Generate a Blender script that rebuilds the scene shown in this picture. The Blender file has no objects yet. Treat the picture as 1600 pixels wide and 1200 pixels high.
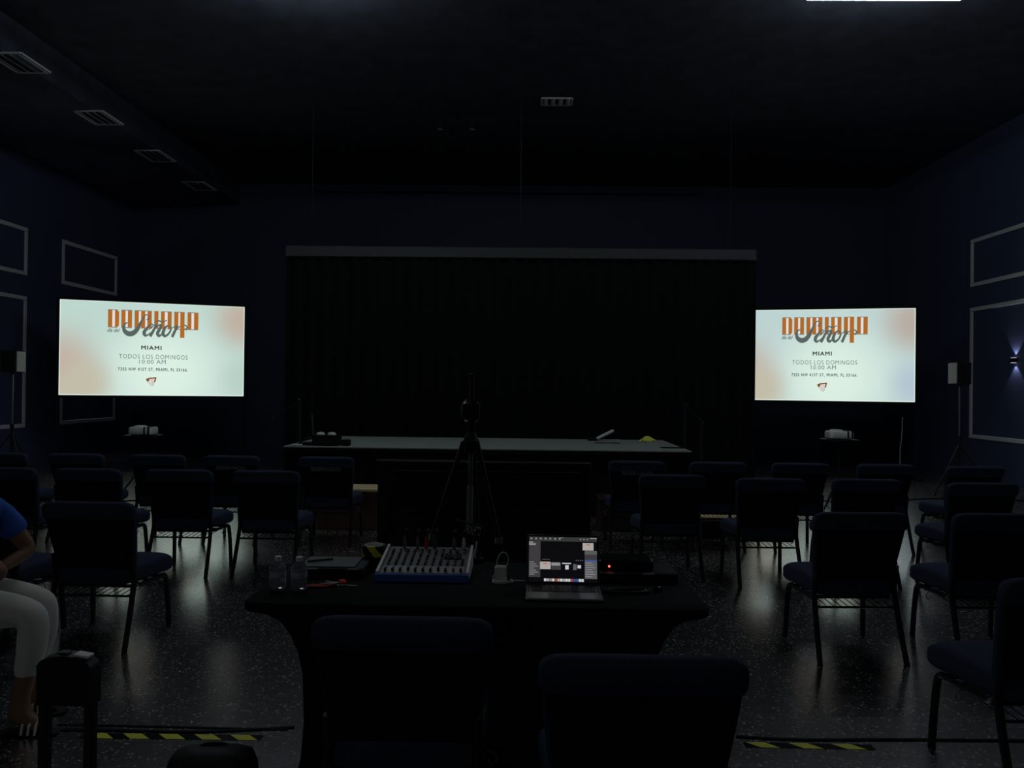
import bpy, math, random
from mathutils import Vector, Matrix
R = math.radians
random.seed(7)
S = bpy.context.scene
C = S.collection

# ---------------------------------------------------------------- camera, world, exposure
F = 1210.0
cam_d = bpy.data.cameras.new('camera'); cam = bpy.data.objects.new('camera', cam_d); C.objects.link(cam)
cam_d.sensor_width = 36; cam_d.lens = 36*F/1600; cam_d.clip_end = 200; cam_d.clip_start = .05
CAM = Vector((0, 0, 1.57))
RM = Matrix.Rotation(R(.947), 3, 'Z') @ Matrix.Rotation(R(90.28), 3, 'X') @ Matrix.Rotation(R(.66), 3, 'Z')
cam.matrix_world = Matrix.Translation(CAM) @ RM.to_4x4()
S.camera = cam
S.view_settings.view_transform = 'Standard'; S.view_settings.look = 'None'
S.view_settings.exposure = 0; S.view_settings.gamma = 1; S.view_settings.use_curve_mapping = False
w = bpy.data.worlds.new('world'); S.world = w; w.use_nodes = True
w.node_tree.nodes['Background'].inputs[0].default_value = (.55, .7, 1, 1)
w.node_tree.nodes['Background'].inputs[1].default_value = 0.0

def at(px, py, Y=None, z=None):
    d = RM @ Vector(((px-800)/F, (600-py)/F, -1))
    t = (Y-CAM.y)/d.y if Y is not None else (z-CAM.z)/d.z
    return CAM + d*t

# ---------------------------------------------------------------- materials
def mat(name, col, rough=.6, metal=0, emit=None, es=1, bump=0, bscale=200, spec=.5, noise=0, nscale=30, trans=0):
    m = bpy.data.materials.new(name); m.use_nodes = True; nt = m.node_tree; b = nt.nodes['Principled BSDF']
    b.inputs['Base Color'].default_value = (*col, 1); b.inputs['Roughness'].default_value = rough
    b.inputs['Metallic'].default_value = metal; b.inputs['Specular IOR Level'].default_value = spec
    if trans: b.inputs['Transmission Weight'].default_value = trans; b.inputs['IOR'].default_value = 1.4
    if emit: b.inputs['Emission Color'].default_value = (*emit, 1); b.inputs['Emission Strength'].default_value = es
    tc = nt.nodes.new('ShaderNodeTexCoord')
    if bump:
        n = nt.nodes.new('ShaderNodeTexNoise'); n.inputs['Scale'].default_value = bscale
        bp = nt.nodes.new('ShaderNodeBump'); bp.inputs['Strength'].default_value = bump; bp.inputs['Distance'].default_value = .003
        nt.links.new(tc.outputs['Object'], n.inputs['Vector']); nt.links.new(n.outputs['Fac'], bp.inputs['Height'])
        nt.links.new(bp.outputs['Normal'], b.inputs['Normal'])
    if noise:
        n = nt.nodes.new('ShaderNodeTexNoise'); n.inputs['Scale'].default_value = nscale
        cr = nt.nodes.new('ShaderNodeValToRGB')
        cr.color_ramp.elements[0].color = (*[c*(1-noise) for c in col], 1); cr.color_ramp.elements[1].color = (*[c*(1+noise) for c in col], 1)
        cr.color_ramp.elements[0].position = .35; cr.color_ramp.elements[1].position = .65
        nt.links.new(tc.outputs['Object'], n.inputs['Vector']); nt.links.new(n.outputs['Fac'], cr.inputs['Fac'])
        nt.links.new(cr.outputs['Color'], b.inputs['Base Color'])
    return m

def emis(name, col, s=1):
    m = bpy.data.materials.new(name); m.use_nodes = True; nt = m.node_tree; nt.nodes.clear()
    e = nt.nodes.new('ShaderNodeEmission'); o = nt.nodes.new('ShaderNodeOutputMaterial')
    e.inputs[0].default_value = (*col, 1); e.inputs[1].default_value = s; nt.links.new(e.outputs[0], o.inputs[0]); return m

M = dict(
 side=mat('navy wall paint lit copy', (.06, .082, .15), .75, bump=.2, bscale=60),  # wall navy lightened so the glow on the side walls sits in the colour
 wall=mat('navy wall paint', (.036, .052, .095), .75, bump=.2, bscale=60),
 ceil=mat('black ceiling paint', (.031, .037, .055), .85, noise=.25, nscale=3),
 drape=mat('black velour', (.006, .007, .007), .95, spec=.15),
 mould=mat('pale grey moulding', (.80, .82, .78), .6),
 fabric=mat('navy chair fabric', (.044, .054, .092), .95, bump=.5, bscale=600, spec=.12, noise=.25, nscale=400),
 vinyl=mat('black back cover', (.006, .007, .010), .9, bump=.2, bscale=300, spec=.1),
 steel=mat('black powder coated steel', (.010, .011, .011), .5, metal=.0, spec=.3),
 black=mat('matte black plastic', (.010, .011, .011), .6, spec=.3),
 gloss=mat('glossy black plastic', (.008, .009, .009), .25),
 spandex=mat('black stretch cloth', (.007, .008, .008), .9, bump=.15, bscale=500, spec=.15),
 silver=mat('brushed aluminium', (.45, .45, .44), .35, metal=1),
 darksilver=mat('space grey aluminium', (.30, .31, .31), .4, metal=.8),
 white=mat('white plastic', (.85, .86, .80), .5),
 paper=mat('paper', (.55, .56, .53), .8),
 greyfab=mat('grey stage carpet', (.30, .33, .30), .95, bump=.3, bscale=300, spec=.1, noise=.2, nscale=60),
 wood=mat('reddish brown wood', (.09, .035, .024), .5, noise=.3, nscale=8),
 tan=mat('tan wood edge', (.80, .66, .35), .6),
 yellow=mat('yellow tape', (.85, .82, .05), .5),
 blue=mat('blue mixer trim', (.07, .18, .60), .4),
 mixgrey=mat('grey mixer panel', (.10, .11, .10), .5),
 knob=mat('grey knob', (.05, .055, .05), .5), cap=mat('white fader cap', (.20, .20, .19), .4),
 redcap=mat('orange fader cap', (.45, .14, .07), .4),
 red=mat('red plastic', (.75, .03, .04), .35), redcloth=mat('dull red strap', (.45, .04, .03), .8),
 cable=mat('black rubber cable', (.008, .008, .008), .55), wcable=mat('white cable', (.85, .86, .8), .5),
 plastic=mat('clear bottle plastic', (.9, .95, .95), .06, trans=.88), label_m=mat('pale bottle label', (.45, .48, .52), .6),
 skin=mat('brown skin', (.28, .15, .08), .55), shirt=mat('royal blue cotton', (.05, .16, .60), .85, bump=.2, bscale=200, spec=.2),
 trouser=mat('cream trousers', (.78, .78, .70), .9, bump=.2, bscale=250, spec=.2), hair=mat('black hair', (.01, .008, .007), .6),
 letter=mat('grey stencil lettering', (.62, .62, .60), .8), neon=mat('yellow cloth', (.85, .90, .14), .8),
 led=emis('led tube', (.82, .91, 1), 48), led_dim=emis('dimmer led tube', (.92, .93, .93), 18), redled=emis('red indicator', (1, .06, .03), 6),
 warm=emis('sconce lens', (.75, .72, 1), 1.2),
)

# terrazzo like polished floor with pale chips
def floor_mat():
    m = bpy.data.materials.new('polished speckled floor'); m.use_nodes = True; nt = m.node_tree; b = nt.nodes['Principled BSDF']
    tc = nt.nodes.new('ShaderNodeTexCoord')
    v = nt.nodes.new('ShaderNodeTexVoronoi'); v.inputs['Scale'].default_value = 110
    nt.links.new(tc.outputs['Object'], v.inputs['Vector'])
    cr = nt.nodes.new('ShaderNodeValToRGB'); e = cr.color_ramp.elements
    e[0].position = 0; e[0].color = (.008, .010, .010, 1); e[1].position = 1; e[1].color = (.85, .85, .80, 1)
    x = cr.color_ramp.elements.new(.70); x.color = (.016, .019, .018, 1)
    x = cr.color_ramp.elements.new(.90); x.color = (.13, .10, .09, 1)
    sp = nt.nodes.new('ShaderNodeSeparateColor'); nt.links.new(v.outputs['Color'], sp.inputs[0]); nt.links.new(sp.outputs[0], cr.inputs['Fac'])
    nt.links.new(cr.outputs['Color'], b.inputs['Base Color'])
    n = nt.nodes.new('ShaderNodeTexNoise'); n.inputs['Scale'].default_value = 110; n.inputs['Detail'].default_value = 3
    nt.links.new(tc.outputs['Object'], n.inputs['Vector'])
    bp = nt.nodes.new('ShaderNodeBump'); bp.inputs['Strength'].default_value = .30; bp.inputs['Distance'].default_value = .0015
    nt.links.new(n.outputs['Fac'], bp.inputs['Height']); nt.links.new(bp.outputs['Normal'], b.inputs['Normal'])
    b.inputs['Roughness'].default_value = .225; b.inputs['IOR'].default_value = 7
    return m
M['grille'] = mat('grey metal grille', (.26, .27, .26), .5, bump=.5, bscale=500)
M['floor'] = floor_mat(); M['stand'] = mat('satin black tube', (.012, .013, .013), .45)
M['brass'] = mat('brass', (.5, .42, .22), .35, metal=1)

def slide_mat(name, tint, tr, br):
    """the picture shown on the screen: pale ground with soft pink and cool patches"""
    m = bpy.data.materials.new(name); m.use_nodes = True; nt = m.node_tree; nt.nodes.clear()
    uv = nt.nodes.new('ShaderNodeUVMap'); o = nt.nodes.new('ShaderNodeOutputMaterial'); e = nt.nodes.new('ShaderNodeEmission')
    col = None
    def blob(cx, cy, rad, c, prev):
        d = nt.nodes.new('ShaderNodeVectorMath'); d.operation = 'DISTANCE'; d.inputs[1].default_value = (cx, cy, 0)
        sc = nt.nodes.new('ShaderNodeVectorMath'); sc.operation = 'MULTIPLY'; sc.inputs[1].default_value = (1, .56, 0)
        nt.links.new(uv.outputs[0], sc.inputs[0]); nt.links.new(sc.outputs[0], d.inputs[0]); d.inputs[1].default_value = (cx, cy*.56, 0)
        mr = nt.nodes.new('ShaderNodeMapRange'); mr.interpolation_type = 'SMOOTHERSTEP'
        mr.inputs['From Min'].default_value = rad; mr.inputs['From Max'].default_value = 0
        nt.links.new(d.outputs['Value'], mr.inputs['Value'])
        mx = nt.nodes.new('ShaderNodeMix'); mx.data_type = 'RGBA'
        nt.links.new(mr.outputs[0], mx.inputs[0])
        if isinstance(prev, tuple): mx.inputs[6].default_value = (*prev, 1)
        else: nt.links.new(prev, mx.inputs[6])
        mx.inputs[7].default_value = (*c, 1)
        return mx.outputs[2]
    col = blob(.55, .25, .55, (.66, .80, .71), tint)
    col = blob(-.02, .30, .38, (.50, .40, .34), col)
    col = blob(.12, .12, .25, (.50, .47, .36), col)
    col = blob(1.0, .85, .30, tr, col)
    col = blob(1.0, .2, .22, br, col)
    nt.links.new(col, e.inputs[0]); e.inputs[1].default_value = 1.08; nt.links.new(e.outputs[0], o.inputs[0])
    return m
M['slideL'] = slide_mat('slide left', (.47, .62, .57), (.48, .40, .33), (.44, .58, .52))
M['slideR'] = slide_mat('slide right', (.47, .60, .59), (.44, .38, .33), (.42, .52, .60))
M['s_or'] = emis('slide orange', (.43, .14, .022)); M['s_grey'] = emis('slide grey', (.10, .125, .115))
M['s_dark'] = emis('slide dark', (.045, .065, .06)); M['s_white'] = emis('slide white', (.78, .74, .70))
M['s_text'] = emis('slide text', (.13, .18, .165))
M['s_gl'] = emis('slide outline grey', (.22, .20, .16))
M['s_glow'] = emis('bright picture edge', (.80, .92, .84))

# ---------------------------------------------------------------- mesh helpers
class MB:
    def __init__(s): s.v = []; s.f = []
    def add(s, vs, fs, mtx=None):
        o = len(s.v)
        for p in vs:
            p = Vector(p); s.v.append(tuple(mtx @ p) if mtx else tuple(p))
        s.f += [tuple(i+o for i in f) for f in fs]; return s
    def box(s, c, d, rz=0, rx=0, ry=0, ch=0):
        hx, hy, hz = [k/2 for k in d]
        m = Matrix.Translation(c) @ Matrix.Rotation(rz, 4, 'Z') @ Matrix.Rotation(ry, 4, 'Y') @ Matrix.Rotation(rx, 4, 'X')
        ch = min(ch, hx*.9, hy*.9, hz*.9)
        if ch <= 0:
            vs = [(x, y, z) for x in (-hx, hx) for y in (-hy, hy) for z in (-hz, hz)]
            fs = [(0, 1, 3, 2), (4, 6, 7, 5), (0, 4, 5, 1), (2, 3, 7, 6), (0, 2, 6, 4), (1, 5, 7, 3)]
            return s.add(vs, fs, m)
        rings = []
        for z, k in ((-hz, ch), (-hz+ch, 0), (hz-ch, 0), (hz, ch)):
            X, Y = hx-k, hy-k; q = ch*.9 if k == 0 else ch*.6
            rings.append([(X-q, -Y, z), (X, -Y+q, z), (X, Y-q, z), (X-q, Y, z), (-X+q, Y, z), (-X, Y-q, z), (-X, -Y+q, z), (-X+q, -Y, z)])
        return s.loft(rings, m)
    def loft(s, rings, mtx=None, cap=True, closed=False):
        n = len(rings[0]); vs = [p for r in rings for p in r]; fs = []
        for i in range(len(rings)-1 + (1 if closed else 0)):
            a, b = i*n, ((i+1) % len(rings))*n
            for j in range(n): fs.append((a+j, a+(j+1) % n, b+(j+1) % n, b+j))
        if cap and not closed:
            fs.append(tuple(reversed(range(n)))); fs.append(tuple(range(len(vs)-n, len(vs))))
        return s.add(vs, fs, mtx)
    def tube(s, pts, r, n=8, closed=False, mtx=None):
        pts = [Vector(p) for p in pts]; N = len(pts); rings = []; up = None
        rs = r if isinstance(r, (list, tuple)) else [r]*N
        for i, p in enumerate(pts):
            a = pts[(i-1) % N] if (closed or i > 0) else p; b = pts[(i+1) % N] if (closed or i < N-1) else p
            t = (b-a).normalized()
            if up is None: up = Vector((0, 0, 1)) if abs(t.z) < .9 else Vector((1, 0, 0))
            u = (up - t*up.dot(t)).normalized(); up = u; v = t.cross(u)
            rings.append([p + (u*math.cos(k*2*math.pi/n) + v*math.sin(k*2*math.pi/n))*rs[i] for k in range(n)])
        return s.loft(rings, mtx, closed=closed)
    def lathe(s, prof, c=(0, 0, 0), n=20, mtx=None, cap=True):
        rings = [[(c[0]+r*math.cos(k*2*math.pi/n), c[1]+r*math.sin(k*2*math.pi/n), c[2]+z) for k in range(n)] for r, z in prof]
        return s.loft(rings, mtx, cap=cap)
    def prism(s, pts, z0, z1, mtx=None):
        return s.loft([[(x, y, z0) for x, y in pts], [(x, y, z1) for x, y in pts]], mtx)
    def build(s, name, m, parent=None, loc=None, sm=35, sub=0):
        me = bpy.data.meshes.new(name); me.from_pydata(s.v, [], s.f); me.validate()
        if sm: me.shade_smooth(); me.set_sharp_from_angle(angle=R(sm))
        me.materials.append(m if not isinstance(m, str) else M[m])
        import bmesh
        b = bmesh.new(); b.from_mesh(me); bmesh.ops.recalc_face_normals(b, faces=b.faces); b.to_mesh(me); b.free()
        o = bpy.data.objects.new(name, me); C.objects.link(o)
        if parent: o.parent = parent
        if loc: o.location = loc
        if sub:
            k = o.modifiers.new('sub', 'SUBSURF'); k.levels = sub; k.render_levels = sub
        return o

def tag(o, label=None, cat=None, group=None, kind=None):
    if label: o['label'] = label
    if cat: o['category'] = cat
    if group: o['group'] = group
    if kind: o['kind'] = kind
    return o
def thing(name, label, cat, loc=(0, 0, 0), rz=0, group=None):
    o = bpy.data.objects.new(name, None); C.objects.link(o); o.empty_display_size = .1
    o.location = loc; o.rotation_euler = (0, 0, rz); return tag(o, label, cat, group)
def struct(name, mb, m, parent=None, **k):
    o = mb.build(name, m, parent, **k)
    if not parent: o['kind'] = 'structure'
    return o
def sell(cx, cy, z, a, b, n=24, p=4):
    """rounded rectangle ring in the xy plane"""
    out = []
    for k in range(n):
        t = 2*math.pi*(k+.5)/n; c, q = math.cos(t), math.sin(t)
        out.append((cx+a*math.copysign(abs(c)**(2/p), c), cy+b*math.copysign(abs(q)**(2/p), q), z))
    return out
def dup(o, parent=None, root=True):
    c = o.copy(); C.objects.link(c); c.parent = parent
    for ch in o.children: dup(ch, c, False)
    return c
def smooth_path(pts, n=6):
    pts = [Vector(p) for p in pts]; out = []
    for i in range(len(pts)-1):
        p0 = pts[max(i-1, 0)]; p1 = pts[i]; p2 = pts[i+1]; p3 = pts[min(i+2, len(pts)-1)]
        for k in range(n):
            t = k/n
            out.append(.5*((2*p1)+(p2-p0)*t+(2*p0-5*p1+4*p2-p3)*t*t+(3*p1-p0-3*p2+p3)*t**3))
    out.append(pts[-1]); return out
def text_mesh(txt, size, bold=0, shear=0, width=None, align='CENTER', extr=0, space=1):
    cu = bpy.data.curves.new('t', 'FONT'); cu.body = txt; cu.size = size; cu.shear = shear
    cu.align_x = align; cu.align_y = 'CENTER'; cu.extrude = extr; cu.space_character = space; cu.resolution_u = 3
    o = bpy.data.objects.new('t', cu); C.objects.link(o)
    dg = bpy.context.evaluated_depsgraph_get(); dg.update()
    me = bpy.data.meshes.new_from_object(o.evaluated_get(dg)); C.objects.unlink(o); bpy.data.objects.remove(o)
    if bold:
        vs = [tuple(v.co) for v in me.vertices]; fs = [tuple(p.vertices) for p in me.polygons]; V = []; Fs = []
        for dx, dy in ((0, 0), (bold, 0), (-bold, 0), (0, bold), (0, -bold), (bold*.7, bold*.7), (-bold*.7, bold*.7), (bold*.7, -bold*.7), (-bold*.7, -bold*.7)):
            o_ = len(V); V += [(x+dx*size, y+dy*size, z) for x, y, z in vs]; Fs += [tuple(i+o_ for i in f) for f in fs]
        me = bpy.data.meshes.new(txt); me.from_pydata(V, [], Fs)
    if width:
        xs = [v.co.x for v in me.vertices]; k = width/(max(xs)-min(xs)); c = (max(xs)+min(xs))/2
        for v in me.vertices: v.co.x = (v.co.x-c)*k
    return me
def link_mesh(name, me, m, parent, mtx):
    me.transform(mtx); me.materials.clear(); me.materials.append(M[m] if isinstance(m, str) else m)
    o = bpy.data.objects.new(name, me); C.objects.link(o); o.parent = parent; return o

# ---------------------------------------------------------------- room shell
XL, XR, Y0, Y1, ZC = -9.4, 8.44, -4.0, 18.3, 6.35
struct('floor', MB().box(((XL+XR)/2, (Y0+Y1)/2, -.1), (XR-XL+1, Y1-Y0+1, .2)), 'floor', sm=0)
struct('ceiling', MB().box(((XL+XR)/2, (Y0+Y1)/2, ZC+.1), (XR-XL+1, Y1-Y0+1, .2)), 'ceil', sm=0)
struct('wall_left', MB().box((XL-.1, (Y0+Y1)/2, ZC/2), (.2, Y1-Y0, ZC)), 'side', sm=0)
struct('wall_right', MB().box((XR+.1, (Y0+Y1)/2, ZC/2), (.2, Y1-Y0, ZC)), 'side', sm=0)
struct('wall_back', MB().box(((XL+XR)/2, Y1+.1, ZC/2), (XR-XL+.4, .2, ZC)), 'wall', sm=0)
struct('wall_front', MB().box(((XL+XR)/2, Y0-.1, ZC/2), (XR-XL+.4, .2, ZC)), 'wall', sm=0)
# soffit running along the left wall, with louvred vents on its underside
struct('trim_9', MB().box((-8.1, 7.1, 6.1), (2.6, 22.2, .5)), 'ceil', sm=0)
# picture frame mouldings on the side walls
def moulding(n, X, ya, yb, za, zb):
    s = 1 if X < 0 else -1; t = .075; d = .03; x = X+s*d/2
    mb = MB()
    for (yc, zc, ly, lz) in (((ya+yb)/2, za+t/2, yb-ya, t), ((ya+yb)/2, zb-t/2, yb-ya, t), (ya+t/2, (za+zb)/2, t, zb-za-2*t), (yb-t/2, (za+zb)/2, t, zb-za-2*t)):
        mb.box((x, yc, zc), (d, ly, lz), ch=.008)
    struct('trim_%d' % n, mb, 'mould')
k = 1
for X, ya, yb in ((XL, 15.5, 17.6), (XL, 11.6, 14.4), (XR, 11.9, 14.8), (XR, 8.2, 11.0)):
    moulding(k, X, ya, yb, .72, 3.18); moulding(k+1, X, ya, yb, 3.57, 4.47); k += 2
    if k == 9: k = 10
struct('trim_12', MB().box((-.5, 18.2, 6.2), (9, .2, .12)), 'ceil', sm=0)

# ---------------------------------------------------------------- light fixtures of the room
def led_ring(x, y, z, w_, d_, label, m_='led'):
    t = thing('ring_light', label, 'ceiling light', (x, y, z), 0, 'square LED outline lights under the ceiling')
    h = .014
    pts = [(-w_/2, -d_/2, 0), (w_/2, -d_/2, 0), (w_/2, d_/2, 0), (-w_/2, d_/2, 0)]
    for i in range(4):
        a, b = Vector(pts[i]), Vector(pts[(i+1) % 4])
        MB().tube([a, b], h, 8).build('light_tube', m_, t)
        MB().tube([a+Vector((0, 0, .03)), b+Vector((0, 0, .03))], .012, 6).build('housing', 'black', t)
        MB().tube([a+Vector((0, 0, .03)), a+Vector((0, 0, ZC-z))], .003, 5).build('hanging_wire', 'steel', t)
    return t
led_ring(4.10, 8.14, 6.12, 1.75, 1.75, 'bright white LED outline light at the top right edge of the picture')
led_ring(-2.6, 8.1, 6.12, 1.75, 1.75, 'white LED outline light just above the top left of the picture')
led_ring(-2.6, -1.2, 6.12, 1.75, 1.75, 'white LED outline light on the ceiling behind the camera', 'led_dim')

# up and down sconce on the right wall
sp = at(1575, 563, Y=13.5)
def sconce(X, Y, z, lab):
    k = -1 if X > 0 else 1
    t = thing('wall_sconce', lab, 'wall lamp', (X, Y, z), 0, 'up and down wall lamps inside the mouldings')
    MB().box((k*.045, 0, 0), (.08, .11, .08), ch=.01).build('lamp_body', 'black', t)
    for s in (1, -1):
        MB().box((k*.045, 0, .0425*s), (.05, .08, .004)).build('lens', 'warm', t)
        ld = bpy.data.lights.new('sconce_light', 'SPOT'); ld.energy = 4.5; ld.color = (.68, .67, 1); ld.spot_size = R(80); ld.spot_blend = .3; ld.shadow_soft_size = .01
        lo = bpy.data.objects.new('sconce_light', ld); C.objects.link(lo); lo.parent = t; lo.location = (k*.04, 0, .052*s)
        lo.rotation_euler = (0 if s < 0 else math.pi, 0, 0)
sconce(XR, 13.45, sp.z, 'small black up and down wall lamp inside the right wall moulding')
sconce(XR, 9.6, sp.z, 'added unseen wall lamp on the right wall just outside the photo')  # unseen lamp added to brighten the right wall
sconce(XL, 16.55, sp.z, 'added unseen wall lamp behind the left screen')  # hidden lamp added to throw light behind the left screen
sconce(XL, 13.0, sp.z, 'added unseen wall lamp on the left wall just outside the photo')  # unseen lamp added for more glow along the left wall

# vents
def vent(x, y, z, lab, w_=.62, d_=.32, n=5):
    t = thing('ceiling_vent', lab, 'vent', (x, y, z), 0, 'louvred ceiling vents')
    fr = MB()
    for c, d in (((0, -d_/2, -.01), (w_, .03, .02)), ((0, d_/2, -.01), (w_, .03, .02)), ((-w_/2, 0, -.01), (.03, d_, .02)), ((w_/2, 0, -.01), (.03, d_, .02))): fr.box(c, d)
    fr.build('vent_frame', 'vent', t)
    for i in range(n): MB().box((-w_/2+(i+.5)*w_/n, 0, -.012), (.07, d_-.03, .006), ry=.5).build('slat', 'vent', t)
M['vent'] = mat('grey vent metal', (.6, .62, .6), .5)
for i, (px, py, lab) in enumerate(((30, 97, 'grey louvred vent on the left soffit, nearest the camera'), (155, 183, 'grey louvred vent on the left soffit, second from the camera'),
                                   (243, 243, 'thin grey vent on the left soffit, third from the camera'), (312, 290, 'small grey vent at the far end of the left soffit'))):
    p = at(px, py, z=5.85); vent(p.x, p.y, 5.849, lab, .45, .62 if i < 2 else .7, 4)
p = at(870, 158, z=ZC); vent(p.x, p.y, ZC-.001, 'grey rectangular vent on the dark ceiling above the stage', .5, .3, 4)
for px, lab in ((688, 'left of two small dim spotlights on the ceiling'), (738, 'right of two small dim spotlights on the ceiling')):
    p = at(px, 193, z=6.2)
    t = thing('stage_spotlight', lab, 'spotlight', (p.x, p.y, 6.2), 0, 'small ceiling spotlights')
    MB().lathe([(.05, -.1), (.055, -.1), (.055, .04), (.03, .06), (.0, .06)][::-1], n=14).build('lamp_can', 'black', t)
    MB().tube([(0, 0, .06), (0, 0, .15)], .01).build('bracket', 'steel', t)
    MB().lathe([(.045, -.101), (.02, -.098)], n=14).build('lens', 'mould', t)

# ---------------------------------------------------------------- stage, drape, rails
SY0, SY1, SX0, SX1, SZ = 9.5, 11.5, -2.97, 2.05, .82
t = thing('stage', 'low platform stage with grey carpeted top and black skirt', 'stage', ((SX0+SX1)/2, (SY0+SY1)/2, 0))
hw = (SX1-SX0)/2
MB().box((0, 0, SZ-.009), (2*hw, 2, .018), ch=.004).build('deck', 'greyfab', t)
MB().box((0, 0, SZ-.04), (2*hw-.02, 1.97, .044), ch=.004).build('deck_frame', 'black', t)
rg = []
for zz in (0, SZ-.06):
    r = []
    for kx in range(120): r.append((-hw+.03+(2*hw-.06)*kx/119, -.97+.012*math.sin(kx*1.1), zz))
    for kx in range(6): r.append((hw-.03, -.9+.36*kx, zz))
    r += [(hw-.03, .97, zz), (-hw+.03, .97, zz)]
    for kx in range(6): r.append((-hw+.03, .9-.36*kx, zz))
    rg.append(r)
MB().loft(rg).build('skirt', 'drape', t)

def drape(name, xa, xb, y, z0, z1, lab):
    n = int((xb-xa)/.045); r0 = []; r1 = []
    for i in range(n+1):
        x = xa+(xb-xa)*i/n; r0.append((x, y+.035*math.sin(i*1.25)+.01*math.sin(i*.37)))
    ring = r0+[(x, yy+.012) for x, yy in reversed(r0)]
    o = MB().prism(ring, z0, z1).build(name, 'drape'); return tag(o, lab, 'curtain')
drape('stage_curtain', -3.8, 3.6, 12.2, .01, 3.602, 'wide black pleated curtain hanging behind the stage')
t = thing('curtain_header', 'long dark grey bar holding the curtain above the stage', 'curtain rail', (-.1, 12.2, 0))
MB().box((0, 0, 3.69), (7.4, .10, .17), ch=.01).build('rail', mat('dark header', (.05, .055, .055), .7), t)
for x in (-3.3, 0, 3.3):
    MB().tube([(x, 0, 3.76), (x, 0, 6.36)], .006).build('hanging_rod', 'steel', t)

def handrail(pa, lab, s):
    # pa: front corner; rail of the side steps
    t = thing('handrail', lab, 'handrail', pa, 0, 'handrails of the side steps of the stage')
    MB().tube(smooth_path([(0, 0, 0), (0, 0, 1.08), (.02*-s, .08, 1.17), (.05*-s, 1.1, 1.33), (.05*-s, 1.22, 1.25), (.05*-s, 1.22, 0)], 4), .016).build('rail', mat('dark rail steel', (.10, .11, .12), .4, metal=1), t)
    MB().lathe([(.05, 0), (.05, .012), (.02, .02)]).build('foot_plate', 'steel', t)
handrail((SX0-.06, 9.35, 0), 'thin dark handrail at the left end of the stage', 1)
handrail((SX1+.08, 9.35, 0), 'thin dark handrail at the right end of the stage', -1)

# wooden steps in front of the stage
def step(x0, x1, lab, zt=.45, edge=True, y=8.62):
    t = thing('wooden_step', lab, 'step', ((x0+x1)/2, y, 0), 0, 'wooden steps in front of the stage'); W = x1-x0
    MB().box((0, 0, (zt-.03)/2), (W, .40, zt-.03), ch=.005).build('riser', 'wood', t)
    MB().box((0, -.005, zt-.015), (W+.02, .42, .03), ch=.006).build('tread', 'tan', t)
a = at(487, 765, Y=8.5).x; b = at(640, 765, Y=8.5).x
step(a, b, 'brown wooden step with pale tan top left of the tall black monitor', .45)
a = at(938, 765, Y=8.5).x; b = at(1022, 765, Y=8.5).x
M['dim'] = mat('dark red wood', (.028, .008, .008), .6)
t = thing('wooden_step', 'dark red wooden step behind the right reserved chair', 'step', ((a+b)/2, 8.75, 0), 0, 'wooden steps in front of the stage')
MB().box((0, 0, .17), (b-a, .4, .34), ch=.01).build('riser', 'dim', t); MB().box((0, 0, .35), (b-a+.02, .42, .02), ch=.004).build('tread', 'dim', t)
p = at(1118, 804, Y=8.3)
t = thing('wooden_crate', 'low dark crate with pale slatted top behind the second row right of the aisle', 'crate', (at(1122, 804, Y=8.35).x, 8.35, 0))
MB().box((0, 0, .10), (.42, .3, .2), ch=.01).build('crate_body', 'black', t)
for i in range(9): MB().box((-.18+.045*i, 0, .215), (.036, .28, .03), ch=.004).build('slat', 'tan', t)

# things on the stage
def on_stage(px, py): return at(px, py, z=SZ)
p = on_stage(507, 697)
t = thing('gear_box', 'open black box with white bundles at the left front of the stage', 'box', (p.x, p.y+.12, SZ))
g = MB(); g.box((0, 0, .01), (.3, .24, .02))
for c, d in (((0, -.12, .075), (.3, .015, .13)), ((0, .12, .075), (.3, .015, .13)), ((-.15, 0, .075), (.015, .24, .13)), ((.15, 0, .075), (.015, .24, .13))): g.box(c, d)
g.build('box_body', 'black', t)
for x in (-.08, .06):
    MB().lathe([(.0, 0), (.05, .01), (.06, .04), (.045, .075), (0, .085)], (x, 0, .085), 12).build('white_bundle', 'white', t)
MB().box((-.25, 0, .02), (.2, .14, .04), rz=.1, ch=.01).build('flap', 'black', t)
o = MB().box((0, 0, .04), (.10, .12, .08), ch=.01).build('black_pouch', 'black', None, (p.x+.245, p.y+.1, SZ)); tag(o, 'small black pouch right of the open box on the stage', 'pouch')
p = on_stage(461, 697); o = MB().box((0, 0, .009), (.14, .09, .018), rz=.2, ch=.004).build('paper_packet', 'paper', None, (p.x, p.y+.06, SZ)); tag(o, 'small pale packet at the left corner of the stage', 'packet')
# mic stand at back left
p = at(490, 690, Y=10.9)
t = thing('microphone_stand', 'thin chrome microphone stand behind the open box on stage', 'stand', (p.x, 10.9, SZ))
MB().lathe([(.12, 0), (.12, .012), (.02, .03)], n=20).build('base', 'steel', t); MB().tube([(0, 0, .03), (-.03, 0, .35)], .010).build('pole', 'silver', t)
MB().tube([(-.03, 0, .35), (-.02, 0, .60)], .007).build('upper_pole', 'steel', t)
def folded_stand(px, py, dx, dz, lab, m='mould'):
    p = on_stage(px, py)
    t = thing('folding_stand', lab, 'stand', (p.x, p.y, SZ), 0)
    MB().tube([(-.11, 0, .030), (-.11+dx, .1, .02+dz)], .022, 8).build('pale_tube', m, t)
    MB().tube([(-.24, 0, .022), (-.09, 0, .024)], .02, 8).build('black_tube', 'black', t)
    MB().tube([(-.12, -.06, .014), (-.07, .1, .014)], .011, 8).build('black_foot', 'black', t)
folded_stand(944, 689, .25, .125, 'pale tube of a folded stand tilted up on the stage')
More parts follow.
